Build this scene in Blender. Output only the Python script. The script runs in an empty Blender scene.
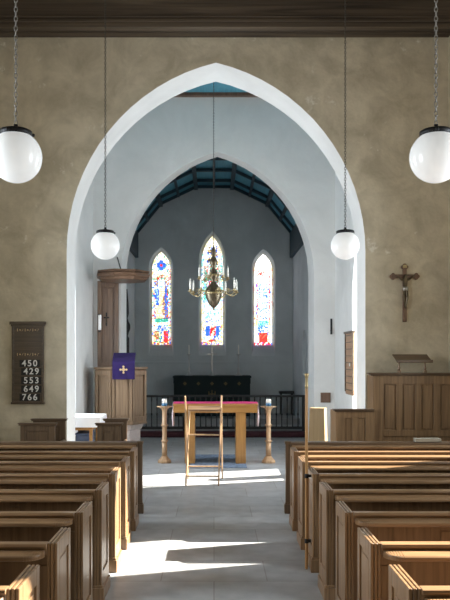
import bpy, math, random
from mathutils import Vector, Matrix
random.seed(7)
R = math.radians
PI = math.pi
SC = bpy.context.scene
COL = SC.collection
F, VX, VY, HC = 735.0, 214.0, 356.0, 1.9

# ------------------------------------------------------------------ materials
def new_mat(name):
    m = bpy.data.materials.new(name); m.use_nodes = True
    nt = m.node_tree
    return m, nt, nt.nodes['Principled BSDF']

def ramp(nt, stops):
    r = nt.nodes.new('ShaderNodeValToRGB')
    el = r.color_ramp.elements
    while len(el) < len(stops): el.new(0.5)
    for e, (p, c) in zip(el, stops):
        e.position = p; e.color = (*c, 1)
    return r

def coords(nt, scale=(1, 1, 1), rnd=True):
    tc = nt.nodes.new('ShaderNodeTexCoord')
    mp = nt.nodes.new('ShaderNodeMapping')
    mp.inputs['Scale'].default_value = scale
    nt.links.new(tc.outputs['Object'], mp.inputs['Vector'])
    if rnd:
        oi = nt.nodes.new('ShaderNodeObjectInfo')
        mu = nt.nodes.new('ShaderNodeMath'); mu.operation = 'MULTIPLY'; mu.inputs[1].default_value = 37.0
        nt.links.new(oi.outputs['Random'], mu.inputs[0])
        nt.links.new(mu.outputs[0], mp.inputs['Location'])
    return mp

def wood(name, light, dark, axis='z', rough=0.34, fine=34.0):
    m, nt, b = new_mat(name)
    s = {'x': (1.6, fine, fine), 'y': (fine, 1.6, fine), 'z': (fine, fine, 1.6)}[axis]
    mp = coords(nt, s)
    n = nt.nodes.new('ShaderNodeTexNoise'); n.inputs['Scale'].default_value = 1.0
    n.inputs['Detail'].default_value = 5; n.inputs['Distortion'].default_value = 0.6
    nt.links.new(mp.outputs[0], n.inputs['Vector'])
    r = ramp(nt, [(0.3, dark), (0.52, tuple((a + c) / 2 for a, c in zip(light, dark))), (0.72, light)])
    nt.links.new(n.outputs['Fac'], r.inputs[0])
    nt.links.new(r.outputs[0], b.inputs['Base Color'])
    b.inputs['Roughness'].default_value = rough
    bp = nt.nodes.new('ShaderNodeBump'); bp.inputs['Strength'].default_value = 0.12; bp.inputs['Distance'].default_value = 0.004
    nt.links.new(n.outputs['Fac'], bp.inputs['Height']); nt.links.new(bp.outputs[0], b.inputs['Normal'])
    return m

def plaster(name, c1, c2, c3=None, scale=1.3, bump=0.25):
    m, nt, b = new_mat(name)
    mp = coords(nt, rnd=False)
    n = nt.nodes.new('ShaderNodeTexNoise'); n.inputs['Scale'].default_value = scale
    n.inputs['Detail'].default_value = 8; n.inputs['Roughness'].default_value = 0.62; n.inputs['Distortion'].default_value = 0.4
    nt.links.new(mp.outputs[0], n.inputs['Vector'])
    r = ramp(nt, [(0.36, c1), (0.64, c2)])
    nt.links.new(n.outputs['Fac'], r.inputs[0])
    out = r.outputs[0]
    if c3:                                    # flaked limewash patches
        n2 = nt.nodes.new('ShaderNodeTexNoise'); n2.inputs['Scale'].default_value = 2.6
        n2.inputs['Detail'].default_value = 6; n2.inputs['Roughness'].default_value = 0.7
        nt.links.new(mp.outputs[0], n2.inputs['Vector'])
        r2 = ramp(nt, [(0.63, (0, 0, 0)), (0.69, (1, 1, 1))])
        nt.links.new(n2.outputs['Fac'], r2.inputs[0])
        mx = nt.nodes.new('ShaderNodeMixRGB'); mx.inputs[2].default_value = (*c3, 1)
        nt.links.new(r2.outputs[0], mx.inputs[0]); nt.links.new(out, mx.inputs[1])
        out = mx.outputs[0]
    nt.links.new(out, b.inputs['Base Color'])
    b.inputs['Roughness'].default_value = 0.9
    n3 = nt.nodes.new('ShaderNodeTexNoise'); n3.inputs['Scale'].default_value = 7; n3.inputs['Detail'].default_value = 6
    nt.links.new(mp.outputs[0], n3.inputs['Vector'])
    bp = nt.nodes.new('ShaderNodeBump'); bp.inputs['Strength'].default_value = bump; bp.inputs['Distance'].default_value = 0.03
    nt.links.new(n3.outputs['Fac'], bp.inputs['Height']); nt.links.new(bp.outputs[0], b.inputs['Normal'])
    return m

def plain(name, c, rough=0.5, metal=0.0, var=0.08, emit=None, es=0.0):
    m, nt, b = new_mat(name)
    mp = coords(nt)
    n = nt.nodes.new('ShaderNodeTexNoise'); n.inputs['Scale'].default_value = 14; n.inputs['Detail'].default_value = 3
    nt.links.new(mp.outputs[0], n.inputs['Vector'])
    r = ramp(nt, [(0.3, tuple(x * (1 - var) for x in c)), (0.7, tuple(min(1, x * (1 + var)) for x in c))])
    nt.links.new(n.outputs['Fac'], r.inputs[0]); nt.links.new(r.outputs[0], b.inputs['Base Color'])
    b.inputs['Roughness'].default_value = rough; b.inputs['Metallic'].default_value = metal
    if emit:
        b.inputs['Emission Color'].default_value = (*emit, 1); b.inputs['Emission Strength'].default_value = es
    return m

def floor_mat():
    m, nt, b = new_mat('stone_flags')
    mp = coords(nt, rnd=False)
    br = nt.nodes.new('ShaderNodeTexBrick')
    br.inputs['Scale'].default_value = 1.0; br.inputs['Brick Width'].default_value = 0.9; br.inputs['Row Height'].default_value = 0.62
    br.inputs['Mortar Size'].default_value = 0.006; br.inputs['Mortar Smooth'].default_value = 0.3
    br.inputs['Color1'].default_value = (0.325, 0.335, 0.345, 1); br.inputs['Color2'].default_value = (0.41, 0.42, 0.43, 1)
    br.inputs['Mortar'].default_value = (0.25, 0.24, 0.23, 1)
    nt.links.new(mp.outputs[0], br.inputs['Vector'])
    n = nt.nodes.new('ShaderNodeTexNoise'); n.inputs['Scale'].default_value = 5; n.inputs['Detail'].default_value = 7
    nt.links.new(mp.outputs[0], n.inputs['Vector'])
    r = ramp(nt, [(0.3, (0.78, 0.78, 0.78)), (0.7, (1.08, 1.08, 1.08))])
    nt.links.new(n.outputs['Fac'], r.inputs[0])
    mx = nt.nodes.new('ShaderNodeMixRGB'); mx.blend_type = 'MULTIPLY'; mx.inputs[0].default_value = 1
    nt.links.new(br.outputs['Color'], mx.inputs[1]); nt.links.new(r.outputs[0], mx.inputs[2])
    nt.links.new(mx.outputs[0], b.inputs['Base Color'])
    b.inputs['Roughness'].default_value = 0.42
    bp = nt.nodes.new('ShaderNodeBump'); bp.inputs['Strength'].default_value = 0.15; bp.inputs['Distance'].default_value = 0.01
    nt.links.new(n.outputs['Fac'], bp.inputs['Height']); nt.links.new(bp.outputs[0], b.inputs['Normal'])
    return m

def beam_mat():
    m, nt, b = new_mat('old_beam_oak')
    mp = coords(nt, (0.35, 9, 9), rnd=False)
    n = nt.nodes.new('ShaderNodeTexNoise'); n.inputs['Scale'].default_value = 1.0; n.inputs['Detail'].default_value = 7
    n.inputs['Distortion'].default_value = 0.8
    nt.links.new(mp.outputs[0], n.inputs['Vector'])
    r = ramp(nt, [(0.28, (0.02, 0.014, 0.009)), (0.5, (0.085, 0.062, 0.042)), (0.75, (0.13, 0.098, 0.066))])
    nt.links.new(n.outputs['Fac'], r.inputs[0]); nt.links.new(r.outputs[0], b.inputs['Base Color'])
    b.inputs['Roughness'].default_value = 0.75
    bp = nt.nodes.new('ShaderNodeBump'); bp.inputs['Strength'].default_value = 0.5; bp.inputs['Distance'].default_value = 0.03
    nt.links.new(n.outputs['Fac'], bp.inputs['Height']); nt.links.new(bp.outputs[0], b.inputs['Normal'])
    return m

def glass_mat():
    m = bpy.data.materials.new('stained_glass'); m.use_nodes = True
    nt = m.node_tree; nt.nodes.clear()
    o = nt.nodes.new('ShaderNodeOutputMaterial'); e = nt.nodes.new('ShaderNodeEmission')
    a = nt.nodes.new('ShaderNodeAttribute'); a.attribute_name = 'glass_colour'
    e.inputs['Strength'].default_value = GLASS_E
    nt.links.new(a.outputs['Color'], e.inputs['Color']); nt.links.new(e.outputs[0], o.inputs['Surface'])
    return m

GLASS_E = 2.6
OAK_L, OAK_D = (0.305, 0.182, 0.092), (0.15, 0.085, 0.040)
M = {
 'oak_v': wood('pew_oak_upright', OAK_L, OAK_D, 'z'),
 'back': wood('shaded_pew_back_oak', (0.19, 0.11, 0.055), (0.10, 0.056, 0.026), 'z'),  # pew oak darkened: shade under the book ledges put into the colour
 'oak_h': wood('pew_oak_long', OAK_L, OAK_D, 'x'),
 'oak_y': wood('pew_oak_deep', OAK_L, OAK_D, 'y'),
 'dark_v': wood('stall_oak_upright', (0.145, 0.093, 0.054), (0.078, 0.048, 0.027), 'z'),
 'dark_h': wood('stall_oak_long', (0.15, 0.095, 0.055), (0.08, 0.048, 0.027), 'x'),
 'panel_v': wood('screen_oak_upright', (0.30, 0.185, 0.095), (0.17, 0.10, 0.05), 'z'),
 'back_v': wood('backboard_oak', (0.25, 0.155, 0.10), (0.15, 0.09, 0.06), 'z'),
 'pul_v': wood('pulpit_oak_upright', (0.31, 0.21, 0.135), (0.19, 0.125, 0.075), 'z'),
 'pul_h': wood('pulpit_oak_long', (0.17, 0.095, 0.055), (0.10, 0.055, 0.032), 'x'),
 'honey_v': wood('honey_oak_upright', (0.43, 0.225, 0.07), (0.28, 0.135, 0.036), 'z'),
 'honey_h': wood('honey_oak_long', (0.43, 0.225, 0.07), (0.28, 0.135, 0.036), 'x'),
 'turned': wood('turned_beech', (0.55, 0.37, 0.22), (0.40, 0.25, 0.14), 'z'),
 'pale_v': wood('pale_ash', (0.40, 0.29, 0.155), (0.29, 0.20, 0.10), 'z'),
 'stave': wood('stave_wood', (0.50, 0.29, 0.12), (0.34, 0.18, 0.07), 'z'),
 'board': wood('hymn_board_wood', (0.10, 0.065, 0.038), (0.05, 0.032, 0.018), 'x'),
 'board_l': wood('light_board_wood', (0.50, 0.30, 0.18), (0.33, 0.19, 0.105), 'y'),
 'cross': wood('crucifix_wood', (0.22, 0.12, 0.075), (0.12, 0.065, 0.04), 'z'),
 'ceil': wood('roof_boards', (0.20, 0.13, 0.08), (0.10, 0.065, 0.04), 'y'),
 'beam': beam_mat(),
 'nave': plaster('nave_plaster', (0.46, 0.405, 0.30), (0.66, 0.59, 0.455), (0.74, 0.70, 0.61), 2.2, 0.5),
 'white': plaster('white_plaster', (0.74, 0.74, 0.73), (0.83, 0.83, 0.82), None, 1.0, 0.2),
 'grey': plaster('chancel_plaster', (0.52, 0.56, 0.58), (0.63, 0.67, 0.69), None, 0.9, 0.2),
 'stone': plaster('window_stone', (0.55, 0.53, 0.48), (0.68, 0.66, 0.60), None, 4, 0.2),
 'pstone': plaster('pulpit_stone', (0.60, 0.52, 0.50), (0.72, 0.65, 0.62), None, 4, 0.1),
 'floor': floor_mat(),
 'blue': wood('blue_boards', (0.11, 0.38, 0.50), (0.08, 0.29, 0.40), 'y', 0.6),
 'bluedark': plain('dark_blue_rib', (0.018, 0.05, 0.07), 0.6),
 'iron': plain('black_iron', (0.02, 0.02, 0.022), 0.45, 0.6),
 'chain': plain('chain_steel', (0.10, 0.095, 0.085), 0.4, 0.8),
 'chain_l': plain('bright_chain_steel', (0.30, 0.29, 0.27), 0.4, 0.8),
 'rail': plain('dark_painted_rail', (0.018, 0.02, 0.022), 0.5),
 'opal': plain('opal_glass', (0.86, 0.87, 0.87), 0.12, 0, 0.01, (0.93, 0.97, 1.0), 0.33),
 'brass': plain('brass', (0.44, 0.35, 0.19), 0.4, 0.9),
 'silver': plain('silver', (0.55, 0.55, 0.55), 0.3, 0.9),
 'wax': plain('candle_wax', (0.86, 0.84, 0.78), 0.5, 0, 0.02),
 'blueglass': plain('blue_candle_cup', (0.05, 0.16, 0.30), 0.2),
 'frontal': plain('dark_green_frontal', (0.008, 0.018, 0.019), 0.9),
 'gold': plain('gold_thread', (0.15, 0.11, 0.045), 0.5, 0.3),
 'goldcross': plain('gold_braid', (0.55, 0.38, 0.20), 0.5),
 'magenta': plain('magenta_cloth', (0.55, 0.02, 0.16), 0.85),
 'fringe': plain('pale_fringe', (0.75, 0.62, 0.66), 0.9),
 'purple': plain('purple_cloth', (0.014, 0.004, 0.062), 0.95, 0, 0.15),
 'linen': plain('white_linen', (0.86, 0.86, 0.87), 0.9, 0, 0.02),
 'rug': plain('blue_rug', (0.13, 0.175, 0.25), 0.95, 0, 0.4),
 'maroon': plain('maroon_kneeler', (0.055, 0.014, 0.02), 0.9),
 'black': plain('black_card', (0.01, 0.01, 0.01), 0.7),
 'paint': plain('white_paint', (0.80, 0.80, 0.78), 0.6, 0, 0.02),
 'bluebox': plain('blue_fabric', (0.09, 0.12, 0.20), 0.8),
 'paper': plain('page_paper', (0.33, 0.30, 0.24), 0.8),
 'bronze': plain('dark_bronze', (0.13, 0.105, 0.07), 0.35, 0.8),
 'lead': plain('lead_cames', (0.05, 0.05, 0.055), 0.6, 0.3),
 'glass': glass_mat(),
}

# ------------------------------------------------------------------ mesh helpers
class MB:
    def __init__(s): s.v = []; s.f = []; s.sm = []
    def add(s, vs, fs, smooth=False, mat=None):
        o = len(s.v)
        s.v += [tuple(mat @ Vector(p)) if mat else tuple(p) for p in vs]
        s.f += [[i + o for i in f] for f in fs]; s.sm += [smooth] * len(fs)
        return s
    def box(s, x0, x1, y0, y1, z0, z1, mat=None):
        x0, x1 = min(x0, x1), max(x0, x1); y0, y1 = min(y0, y1), max(y0, y1); z0, z1 = min(z0, z1), max(z0, z1)
        vs = [(x0, y0, z0), (x1, y0, z0), (x1, y1, z0), (x0, y1, z0), (x0, y0, z1), (x1, y0, z1), (x1, y1, z1), (x0, y1, z1)]
        return s.add(vs, [(0, 3, 2, 1), (4, 5, 6, 7), (0, 1, 5, 4), (1, 2, 6, 5), (2, 3, 7, 6), (3, 0, 4, 7)], False, mat)
    def prism(s, pts, d0, d1, axis='y', mat=None, pts2=None):
        """outline pts extruded along an axis: 'y' pts=(x,z); 'x' pts=(y,z); 'z' pts=(x,y)"""
        pts2 = pts2 or pts
        def P(p, d):
            return {'y': (p[0], d, p[1]), 'x': (d, p[0], p[1]), 'z': (p[0], p[1], d)}[axis]
        n = len(pts)
        vs = [P(p, d0) for p in pts] + [P(p, d1) for p in pts2]
        fs = [list(range(n)), list(range(2 * n - 1, n - 1, -1))]
        fs += [(i, i + n, (i + 1) % n + n, (i + 1) % n) for i in range(n)]
        return s.add(vs, fs, False, mat)
    def lathe(s, prof, c=(0, 0, 0), n=20, smooth=True, mat=None, rot=0.0):
        vs, fs = [], []
        for r, z in prof:
            for k in range(n):
                a = 2 * PI * k / n + rot
                vs.append((c[0] + r * math.cos(a), c[1] + r * math.sin(a), c[2] + z))
        for i in range(len(prof) - 1):
            for k in range(n):
                k2 = (k + 1) % n
                fs.append((i * n + k, i * n + k2, (i + 1) * n + k2, (i + 1) * n + k))
        fs.append(list(range(n - 1, -1, -1))); fs.append([(len(prof) - 1) * n + k for k in range(n)])
        return s.add(vs, fs, smooth, mat)
    def tube(s, path, r, n=8, mat=None, smooth=True):
        path = [Vector(p) for p in path]
        rs = r if isinstance(r, (list, tuple)) else [r] * len(path)
        vs, fs = [], []
        ref = None
        for i, p in enumerate(path):
            t = (path[min(i + 1, len(path) - 1)] - path[max(i - 1, 0)]).normalized()
            if ref is None:
                ref = t.orthogonal().normalized()
            u = (ref - t * ref.dot(t)).normalized(); ref = u
            w = t.cross(u)
            for k in range(n):
                a = 2 * PI * k / n
                vs.append(p + (u * math.cos(a) + w * math.sin(a)) * rs[i])
        for i in range(len(path) - 1):
            for k in range(n):
                k2 = (k + 1) % n
                fs.append((i * n + k, i * n + k2, (i + 1) * n + k2, (i + 1) * n + k))
        fs.append(list(range(n - 1, -1, -1))); fs.append([(len(path) - 1) * n + k for k in range(n)])
        return s.add(vs, fs, smooth, mat)
    def bar(s, a, b, w, d=None):
        """square bar between two points"""
        a, b = Vector(a), Vector(b); d = d or w
        q = (b - a).to_track_quat('Z', 'Y').to_matrix().to_4x4()
        return s.box(-w / 2, w / 2, -d / 2, d / 2, 0, (b - a).length, Matrix.Translation(a) @ q)
    def torus(s, c, R0, r0, m, stretch=1.0, n=10, k=5):
        vs, fs = [], []
        for i in range(n):
            a = 2 * PI * i / n
            for j in range(k):
                b = 2 * PI * j / k
                vs.append((( R0 + r0 * math.cos(b)) * math.cos(a), r0 * math.sin(b), stretch * (R0 + r0 * math.cos(b)) * math.sin(a)))
        for i in range(n):
            for j in range(k):
                fs.append((i * k + j, ((i + 1) % n) * k + j, ((i + 1) % n) * k + (j + 1) % k, i * k + (j + 1) % k))
        return s.add(vs, fs, True, Matrix.Translation(c) @ m)
    def build(s, name, mat, parent=None, bevel=0.0, loc=None):
        me = bpy.data.meshes.new(name)
        me.from_pydata(s.v, [], s.f); me.update()
        me.polygons.foreach_set('use_smooth', s.sm)
        import bmesh
        bm = bmesh.new(); bm.from_mesh(me); bmesh.ops.recalc_face_normals(bm, faces=bm.faces); bm.to_mesh(me); bm.free()
        if mat: me.materials.append(mat)
        o = bpy.data.objects.new(name, me); COL.objects.link(o)
        if parent: o.parent = parent
        if loc: o.location = loc
        if bevel:
            b = o.modifiers.new('edge', 'BEVEL'); b.width = bevel; b.segments = 1; b.limit_method = 'ANGLE'; b.angle_limit = R(50)
        return o

def tag(o, label, cat, group=None):
    o['label'] = label; o['category'] = cat
    if group: o['group'] = group
    return o
def thing(name, loc, label, cat, group=None, rz=0.0):
    o = bpy.data.objects.new(name, None); COL.objects.link(o)
    o.empty_display_size = 0.1; o.location = loc; o.rotation_euler = (0, 0, rz)
    return tag(o, label, cat, group)
def struct(o):
    o['kind'] = 'structure'; return o
def dup(o, loc, label, rz=None):
    def rec(a, par):
        c = a.copy(); COL.objects.link(c)
        if par: c.parent = par
        for ch in KIDS(a): rec(ch, c)
        return c
    c = rec(o, None); c.location = loc; c['label'] = label
    if rz is not None: c.rotation_euler = (0, 0, rz)
    return c
def KIDS(o): return [x for x in list(bpy.data.objects) if x.parent == o]
def X(px, D): return (px - VX) * D / F
def Z(py, D): return HC - (py - VY) * D / F

# ------------------------------------------------------------------ building shell
def arch_pts(a, spring, apex, c=0.0, n=14, z0=None):
    """pointed two-centred arch from left foot over the apex to the right foot"""
    h = apex - spring
    rad = (a * a + h * h) / (2 * a); cx = a - rad
    ph = math.atan2(h, -cx)
    right = [(c + cx + rad * math.cos(ph * i / n), spring + rad * math.sin(ph * i / n)) for i in range(n + 1)]
    left = [(2 * c - x, z) for x, z in right]
    pts = left + right[::-1][1:]
    if z0 is not None: pts = [(c - a, z0)] + pts + [(c + a, z0)]
    return pts

def arch_wall(name, mat, x0, x1, top, y0, y1, front, back, m2=None):
    """wall across the nave with an arched opening down to the floor; front/back = arch outlines"""
    b = MB()
    n = len(front)
    outer = [(x0, 0), (x0, top), (x1, top), (x1, 0)]
    def face(y, arch):
        # two halves so that each n-gon is simple
        mid = n // 2
        ax = arch[mid][0]
        L = [(x0, 0), (x0, top), (ax, top)] + arch[mid::-1]
        Rr = [(ax, top), (x1, top), (x1, 0)] + arch[:mid - 1:-1]
        for pl in (L, Rr): b.add([(x, y, z) for x, z in pl], [list(range(len(pl)))])
    face(y0, front); face(y1, back)
    for (ax, az), (bx, bz) in zip(outer, outer[1:]):
        b.add([(ax, y0, az), (bx, y0, bz), (bx, y1, bz), (ax, y1, az)], [(0, 1, 2, 3)])
    o = b.build(name, mat)
    s = MB()
    vs = [(x, y0, z) for x, z in front] + [(x, y1, z) for x, z in back]
    s.add(vs, [(i, i + 1, n + i + 1, n + i) for i in range(n - 1)], True)
    r = s.build('soffit', m2 or mat, o)
    return struct(o), r

def pierced_wall(name, mat, u0, u1, z0, z1, wins, thick, T, kind=True):
    """wall in the plane (u,z), inner face at depth 0, pierced by splayed lancets.  T maps (u,depth,z) to world.
       win = dict(c, wi, si, pi, ai (inner half width, sill, spring, apex), wo, so, po, ao (outer))"""
    b = MB()
    wins = sorted(wins, key=lambda w: w['c'])
    def quad(a, c, d, e, dep): b.add([T(a, dep, d), T(c, dep, d), T(c, dep, e), T(a, dep, e)], [(0, 1, 2, 3)])
    for dep, k in ((0.0, 'i'), (thick, 'o')):
        cur = u0
        for w in wins:
            c, hw, sill, sp, ap = w['c'], w['w' + k], w['s' + k], w['p' + k], w['a' + k]
            quad(cur, c - hw, z0, z1, dep); quad(c - hw, c + hw, z0, sill, dep)
            ar = arch_pts(hw, sp, ap, c, 10)
            mid = len(ar) // 2
            for half in (ar[:mid + 1], ar[mid:]):
                pl = half + ([(c, z1), (c - hw, z1)] if half is not ar[mid:] and half[0][0] < c - 1e-6 else [(c + hw, z1), (c, z1)])
                b.add([T(u, dep, z) for u, z in pl], [list(range(len(pl)))])
            cur = c + hw
        quad(cur, u1, z0, z1, dep)
    b.add([T(u0, 0, z0), T(u0, thick, z0), T(u0, thick, z1), T(u0, 0, z1)], [(0, 1, 2, 3)])
    b.add([T(u1, 0, z0), T(u1, thick, z0), T(u1, thick, z1), T(u1, 0, z1)], [(0, 1, 2, 3)])
    for w in wins:
        fi = [(w['c'] - w['wi'], w['si'])] + arch_pts(w['wi'], w['pi'], w['ai'], w['c'], 10) + [(w['c'] + w['wi'], w['si'])]
        fo = [(w['c'] - w['wo'], w['so'])] + arch_pts(w['wo'], w['po'], w['ao'], w['c'], 10) + [(w['c'] + w['wo'], w['so'])]
        n = len(fi)
        vs = [T(u, 0, z) for u, z in fi] + [T(u, thick, z) for u, z in fo]
        b.add(vs, [(i, (i + 1) % n, n + (i + 1) % n, n + i) for i in range(n)])
        if w.get('blind'):
            b.add([T(u, thick - 0.001, z) for u, z in fo], [list(range(n))])
    return struct(b.build(name, mat))

YA, YB = 10.9, 11.57            # nave east wall
YC, YD = 14.9, 15.4             # chancel arch wall
YE = 20.5                       # east wall
NX, CX, HX = 3.48, 2.45, 2.2
NTOP, CTOP, WY = 7.6, 7.21, -8.0

struct(MB().box(-4.2, 4.2, WY - 0.5, YE + 0.6, -0.25, 0).build('floor', M['floor']))
struct(MB().box(-HX, HX, 18.35, YE, 0.0, 0.15).box(-HX, HX, 18.75, YE, 0.15, 0.30).build('floor_sanctuary', M['floor']))

c1 = 0.03
arch_wall('wall_nave_east', M['nave'], -NX, NX, NTOP, YA, YB - 0.001,
          arch_pts(2.215, 3.45, 6.25, c1, 16, 0), arch_pts(2.215, 3.45, 6.22, c1, 16, 0), M['white'])
arch_wall('wall_crossing_east', M['white'], -CX - 0.45, CX + 0.45, CTOP + 0.3, YC, YD,
          arch_pts(1.96, 3.5, 6.04, 0.07, 16, 0), arch_pts(1.905, 3.55, 6.07, 0.07, 16, 0))
# crossing west face is white: a skim on the back of the nave wall
struct(MB().box(-CX - 0.45, -2.19, YB, YB + 0.01, 0, CTOP).build('wall_crossing_west_left', M['white']))
struct(MB().box(2.25, CX + 0.45, YB, YB + 0.01, 0, CTOP).build('wall_crossing_west_right', M['white']))
nw = [dict(c=8.35, wi=0.78, si=1.1, pi=3.3, ai=4.5, wo=0.56, so=1.45, po=3.3, ao=4.2),
      dict(c=4.4, wi=0.95, si=1.0, pi=3.3, ai=4.6, wo=0.76, so=1.25, po=3.3, ao=4.3)]
pierced_wall('wall_nave_south', M['nave'], WY, YB, 0, NTOP, nw, 0.5, lambda u, d, z: (NX + d, u, z))
pierced_wall('wall_nave_north', M['nave'], WY, YB, 0, NTOP, nw, 0.5, lambda u, d, z: (-NX - d, u, z))
ww = [dict(c=0.0, wi=1.0, si=3.6, pi=5.0, ai=6.4, wo=0.8, so=3.8, po=5.0, ao=6.2)]
pierced_wall('wall_nave_west', M['nave'], -NX, NX, 0, NTOP, ww, 0.5, lambda u, d, z: (u, WY - d, z))
cw = [dict(c=12.3, wi=0.7, si=0.9, pi=2.9, ai=4.1, wo=0.6, so=1.1, po=2.9, ao=3.9)]
pierced_wall('wall_crossing_south', M['white'], YB, YC, 0, CTOP, cw, 0.4, lambda u, d, z: (CX + d, u, z))
pierced_wall('wall_crossing_north', M['white'], YB, YC, 0, CTOP, cw, 0.4, lambda u, d, z: (-CX - d, u, z))
nich = [dict(c=17.95, wi=0.33, si=1.45, pi=2.15, ai=2.55, wo=0.3, so=1.48, po=2.15, ao=2.5, blind=True)]
pierced_wall('wall_chancel_south', M['grey'], YD, YE, 0, 5.45, nich, 0.35, lambda u, d, z: (HX + d, u, z))
struct(MB().box(-HX - 0.3, -HX, YD, YE, 0, 5.45).build('wall_chancel_north', M['grey']))
# lancets of the east wall: centre, half width, sill, spring, apex of the glass
LAN = [(X(161, YE), 0.285, Z(345.5, YE), Z(269, YE), Z(250, YE)),
       (X(212.3, YE), 0.325, Z(345.5, YE), Z(262, YE), Z(234, YE)),
       (X(263.5, YE), 0.275, Z(346, YE), Z(270, YE), Z(252, YE))]
GY = 0.13
ew = []
for c, w, s, p, a in LAN:
    ew.append(dict(c=c, wi=w + 0.055, si=s - 0.28, pi=p, ai=a + 0.08, wo=w, so=s, po=p, ao=a))
pierced_wall('wall_east', M['grey'], -HX - 0.3, HX + 0.3, 0, 7.6, ew, GY, lambda u, d, z: (u, YE + d, z))
struct(MB().box(-HX, HX, YE - 0.035, YE, 1.68, 1.75).build('trim_1', M['grey'], None, 0.01))

# roofs
struct(MB().box(-NX - 0.5, NX + 0.5, WY - 0.5, YA - 0.0, NTOP, NTOP + 0.1).build('ceiling_nave', M['ceil']))
bm_ = MB()
bm_.box(-NX, NX, 10.55, YA - 0.001, 6.62, NTOP - 0.001)
bm_.box(-NX, NX, 10.53, 10.55, 6.69, 6.74).box(-NX, NX, 10.535, 10.55, 6.76, 6.79)
bm_.box(-NX, NX, 10.70, 10.72, 6.605, 6.62)
struct(bm_.build('ceiling_beam', M['beam'], None, 0.012))
struct(MB().box(-CX, CX, YB, YC, CTOP, CTOP + 0.08).build('ceiling_crossing', M['blue']))
struct(MB().box(-CX, CX, YC - 0.10, YC - 0.001, CTOP - 0.065, CTOP).build('trim_2', M['cross']))
# chancel roof: canted boards, ribs
pc = 0.0
prof = [(-2.32, 4.75), (-2.2, 5.30), (-1.48, 6.18), (-0.5, 6.65), (0.5, 6.65), (1.48, 6.18), (2.2, 5.30), (2.32, 4.75)]
b = MB()
for (ax, az), (bx, bz) in zip(prof[1:-1], prof[2:-1]):
    b.add([(ax, YD - 0.02, az), (bx, YD - 0.02, bz), (bx, YE, bz), (ax, YE, az)], [(0, 1, 2, 3)])
roof = struct(b.build('ceiling_chancel', M['blue']))
b = MB()
for x, z in prof[2:6]: b.box(x - 0.05, x + 0.05, YD, YE, z - 0.12, z - 0.005)
for (ax, az), (bx, bz) in zip(prof[1:-1], prof[2:-1]):                       # intermediate purlins
    mx_, mz_ = (ax + bx) / 2, (az + bz) / 2
    b.box(mx_ - 0.03, mx_ + 0.03, YD, YE, mz_ - 0.09, mz_ - 0.005)
for y in (15.45, 16.4, 17.5, 18.6, 19.7, 20.42):
    for (ax, az), (bx, bz) in zip(prof[1:-1], prof[2:-1]):
        b.bar((ax, y, az - 0.05), (bx, y, bz - 0.05), 0.07, 0.07)
b.build('roof_rib', M['bluedark'], roof)
for s in (-1, 1): MB().box(s * (HX - 0.001), s * (HX - 0.09), YD + .02, YE - .001, 4.64, 5.32).build('wall_plate', M['bluedark'], roof)

# ------------------------------------------------------------------ stained glass
Wt = (1.0, 0.97, 0.90); Ye = (1.0, 0.80, 0.32); Rd = (0.85, 0.05, 0.04); Bl = (0.05, 0.16, 0.75); Lb = (0.35, 0.62, 1.0)
Gn = (0.06, 0.42, 0.30); Br = (0.35, 0.19, 0.09); Tq = (0.25, 0.75, 0.70); Dk = (0.07, 0.05, 0.06); Fl = (0.95, 0.74, 0.55); Pu = (0.35, 0.10, 0.40)
rg = random.Random(3)
def pick(*a): return rg.choice(a)
def border(x, v):
    if abs(x) > 0.72: return pick(Wt, Wt, Wt, Ye, Ye, Lb, Rd, Bl, Gn, Wt)
def paint_left(x, v):
    if v < 0.035: return pick(Rd, Rd, Bl, Wt, Ye, Br)
    e = border(x, v)
    if e and v < 0.86: return e
    if v > 0.74:
        dx, dv = x / 0.34, (v - 0.845) / 0.042
        if abs(dx) < .4 and abs(dv) < .4: return Rd
        if (abs(dx) < .5 and abs(dv) < 1.2) or (abs(dv) < .5 and abs(dx) < 1.2): return Bl
        return pick(Wt, Wt, Wt, Ye, Lb, Wt, Gn)
    if v > 0.69: return pick(Br, Rd, Wt, Gn, Ye) if abs(x) < .3 + (0.74 - v) * 8 else pick(Wt, Ye)
    if v < 0.22:
        if x > .25 and v < .15: return Rd if rg.random() < .75 else Pu
        if x < -.2 and .06 < v < .15: return pick(Br, Br, Rd, Ye)
        if v > .14 and abs(x) < .4: return pick(Bl, Bl, Lb, Fl)
        return pick(Wt, Lb, Gn, Wt, Bl, Ye)
    if v < 0.245: return pick(Wt, Wt, Ye)
    if v < 0.285: return pick(Gn, Gn, Tq)
    if abs(x) > .56: return pick(Br, Wt, Rd, Bl)
    if v > 0.60: return pick(Wt, Wt, Lb) if abs(x) < .3 else pick(Bl, Br, Wt)
    if v > 0.545 and abs(x) < .18: return Fl
    if x < -.22 and v > .42: return Bl if rg.random() < .8 else Lb
    if x > .34: return Bl if rg.random() < .7 else Br
    if x > .08 and v < .52: return pick(Br, Br, Pu, Ye, Fl)
    return pick((.9, .8, .42), (.95, .88, .6), (.8, .66, .3), (1, .92, .7))
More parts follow.
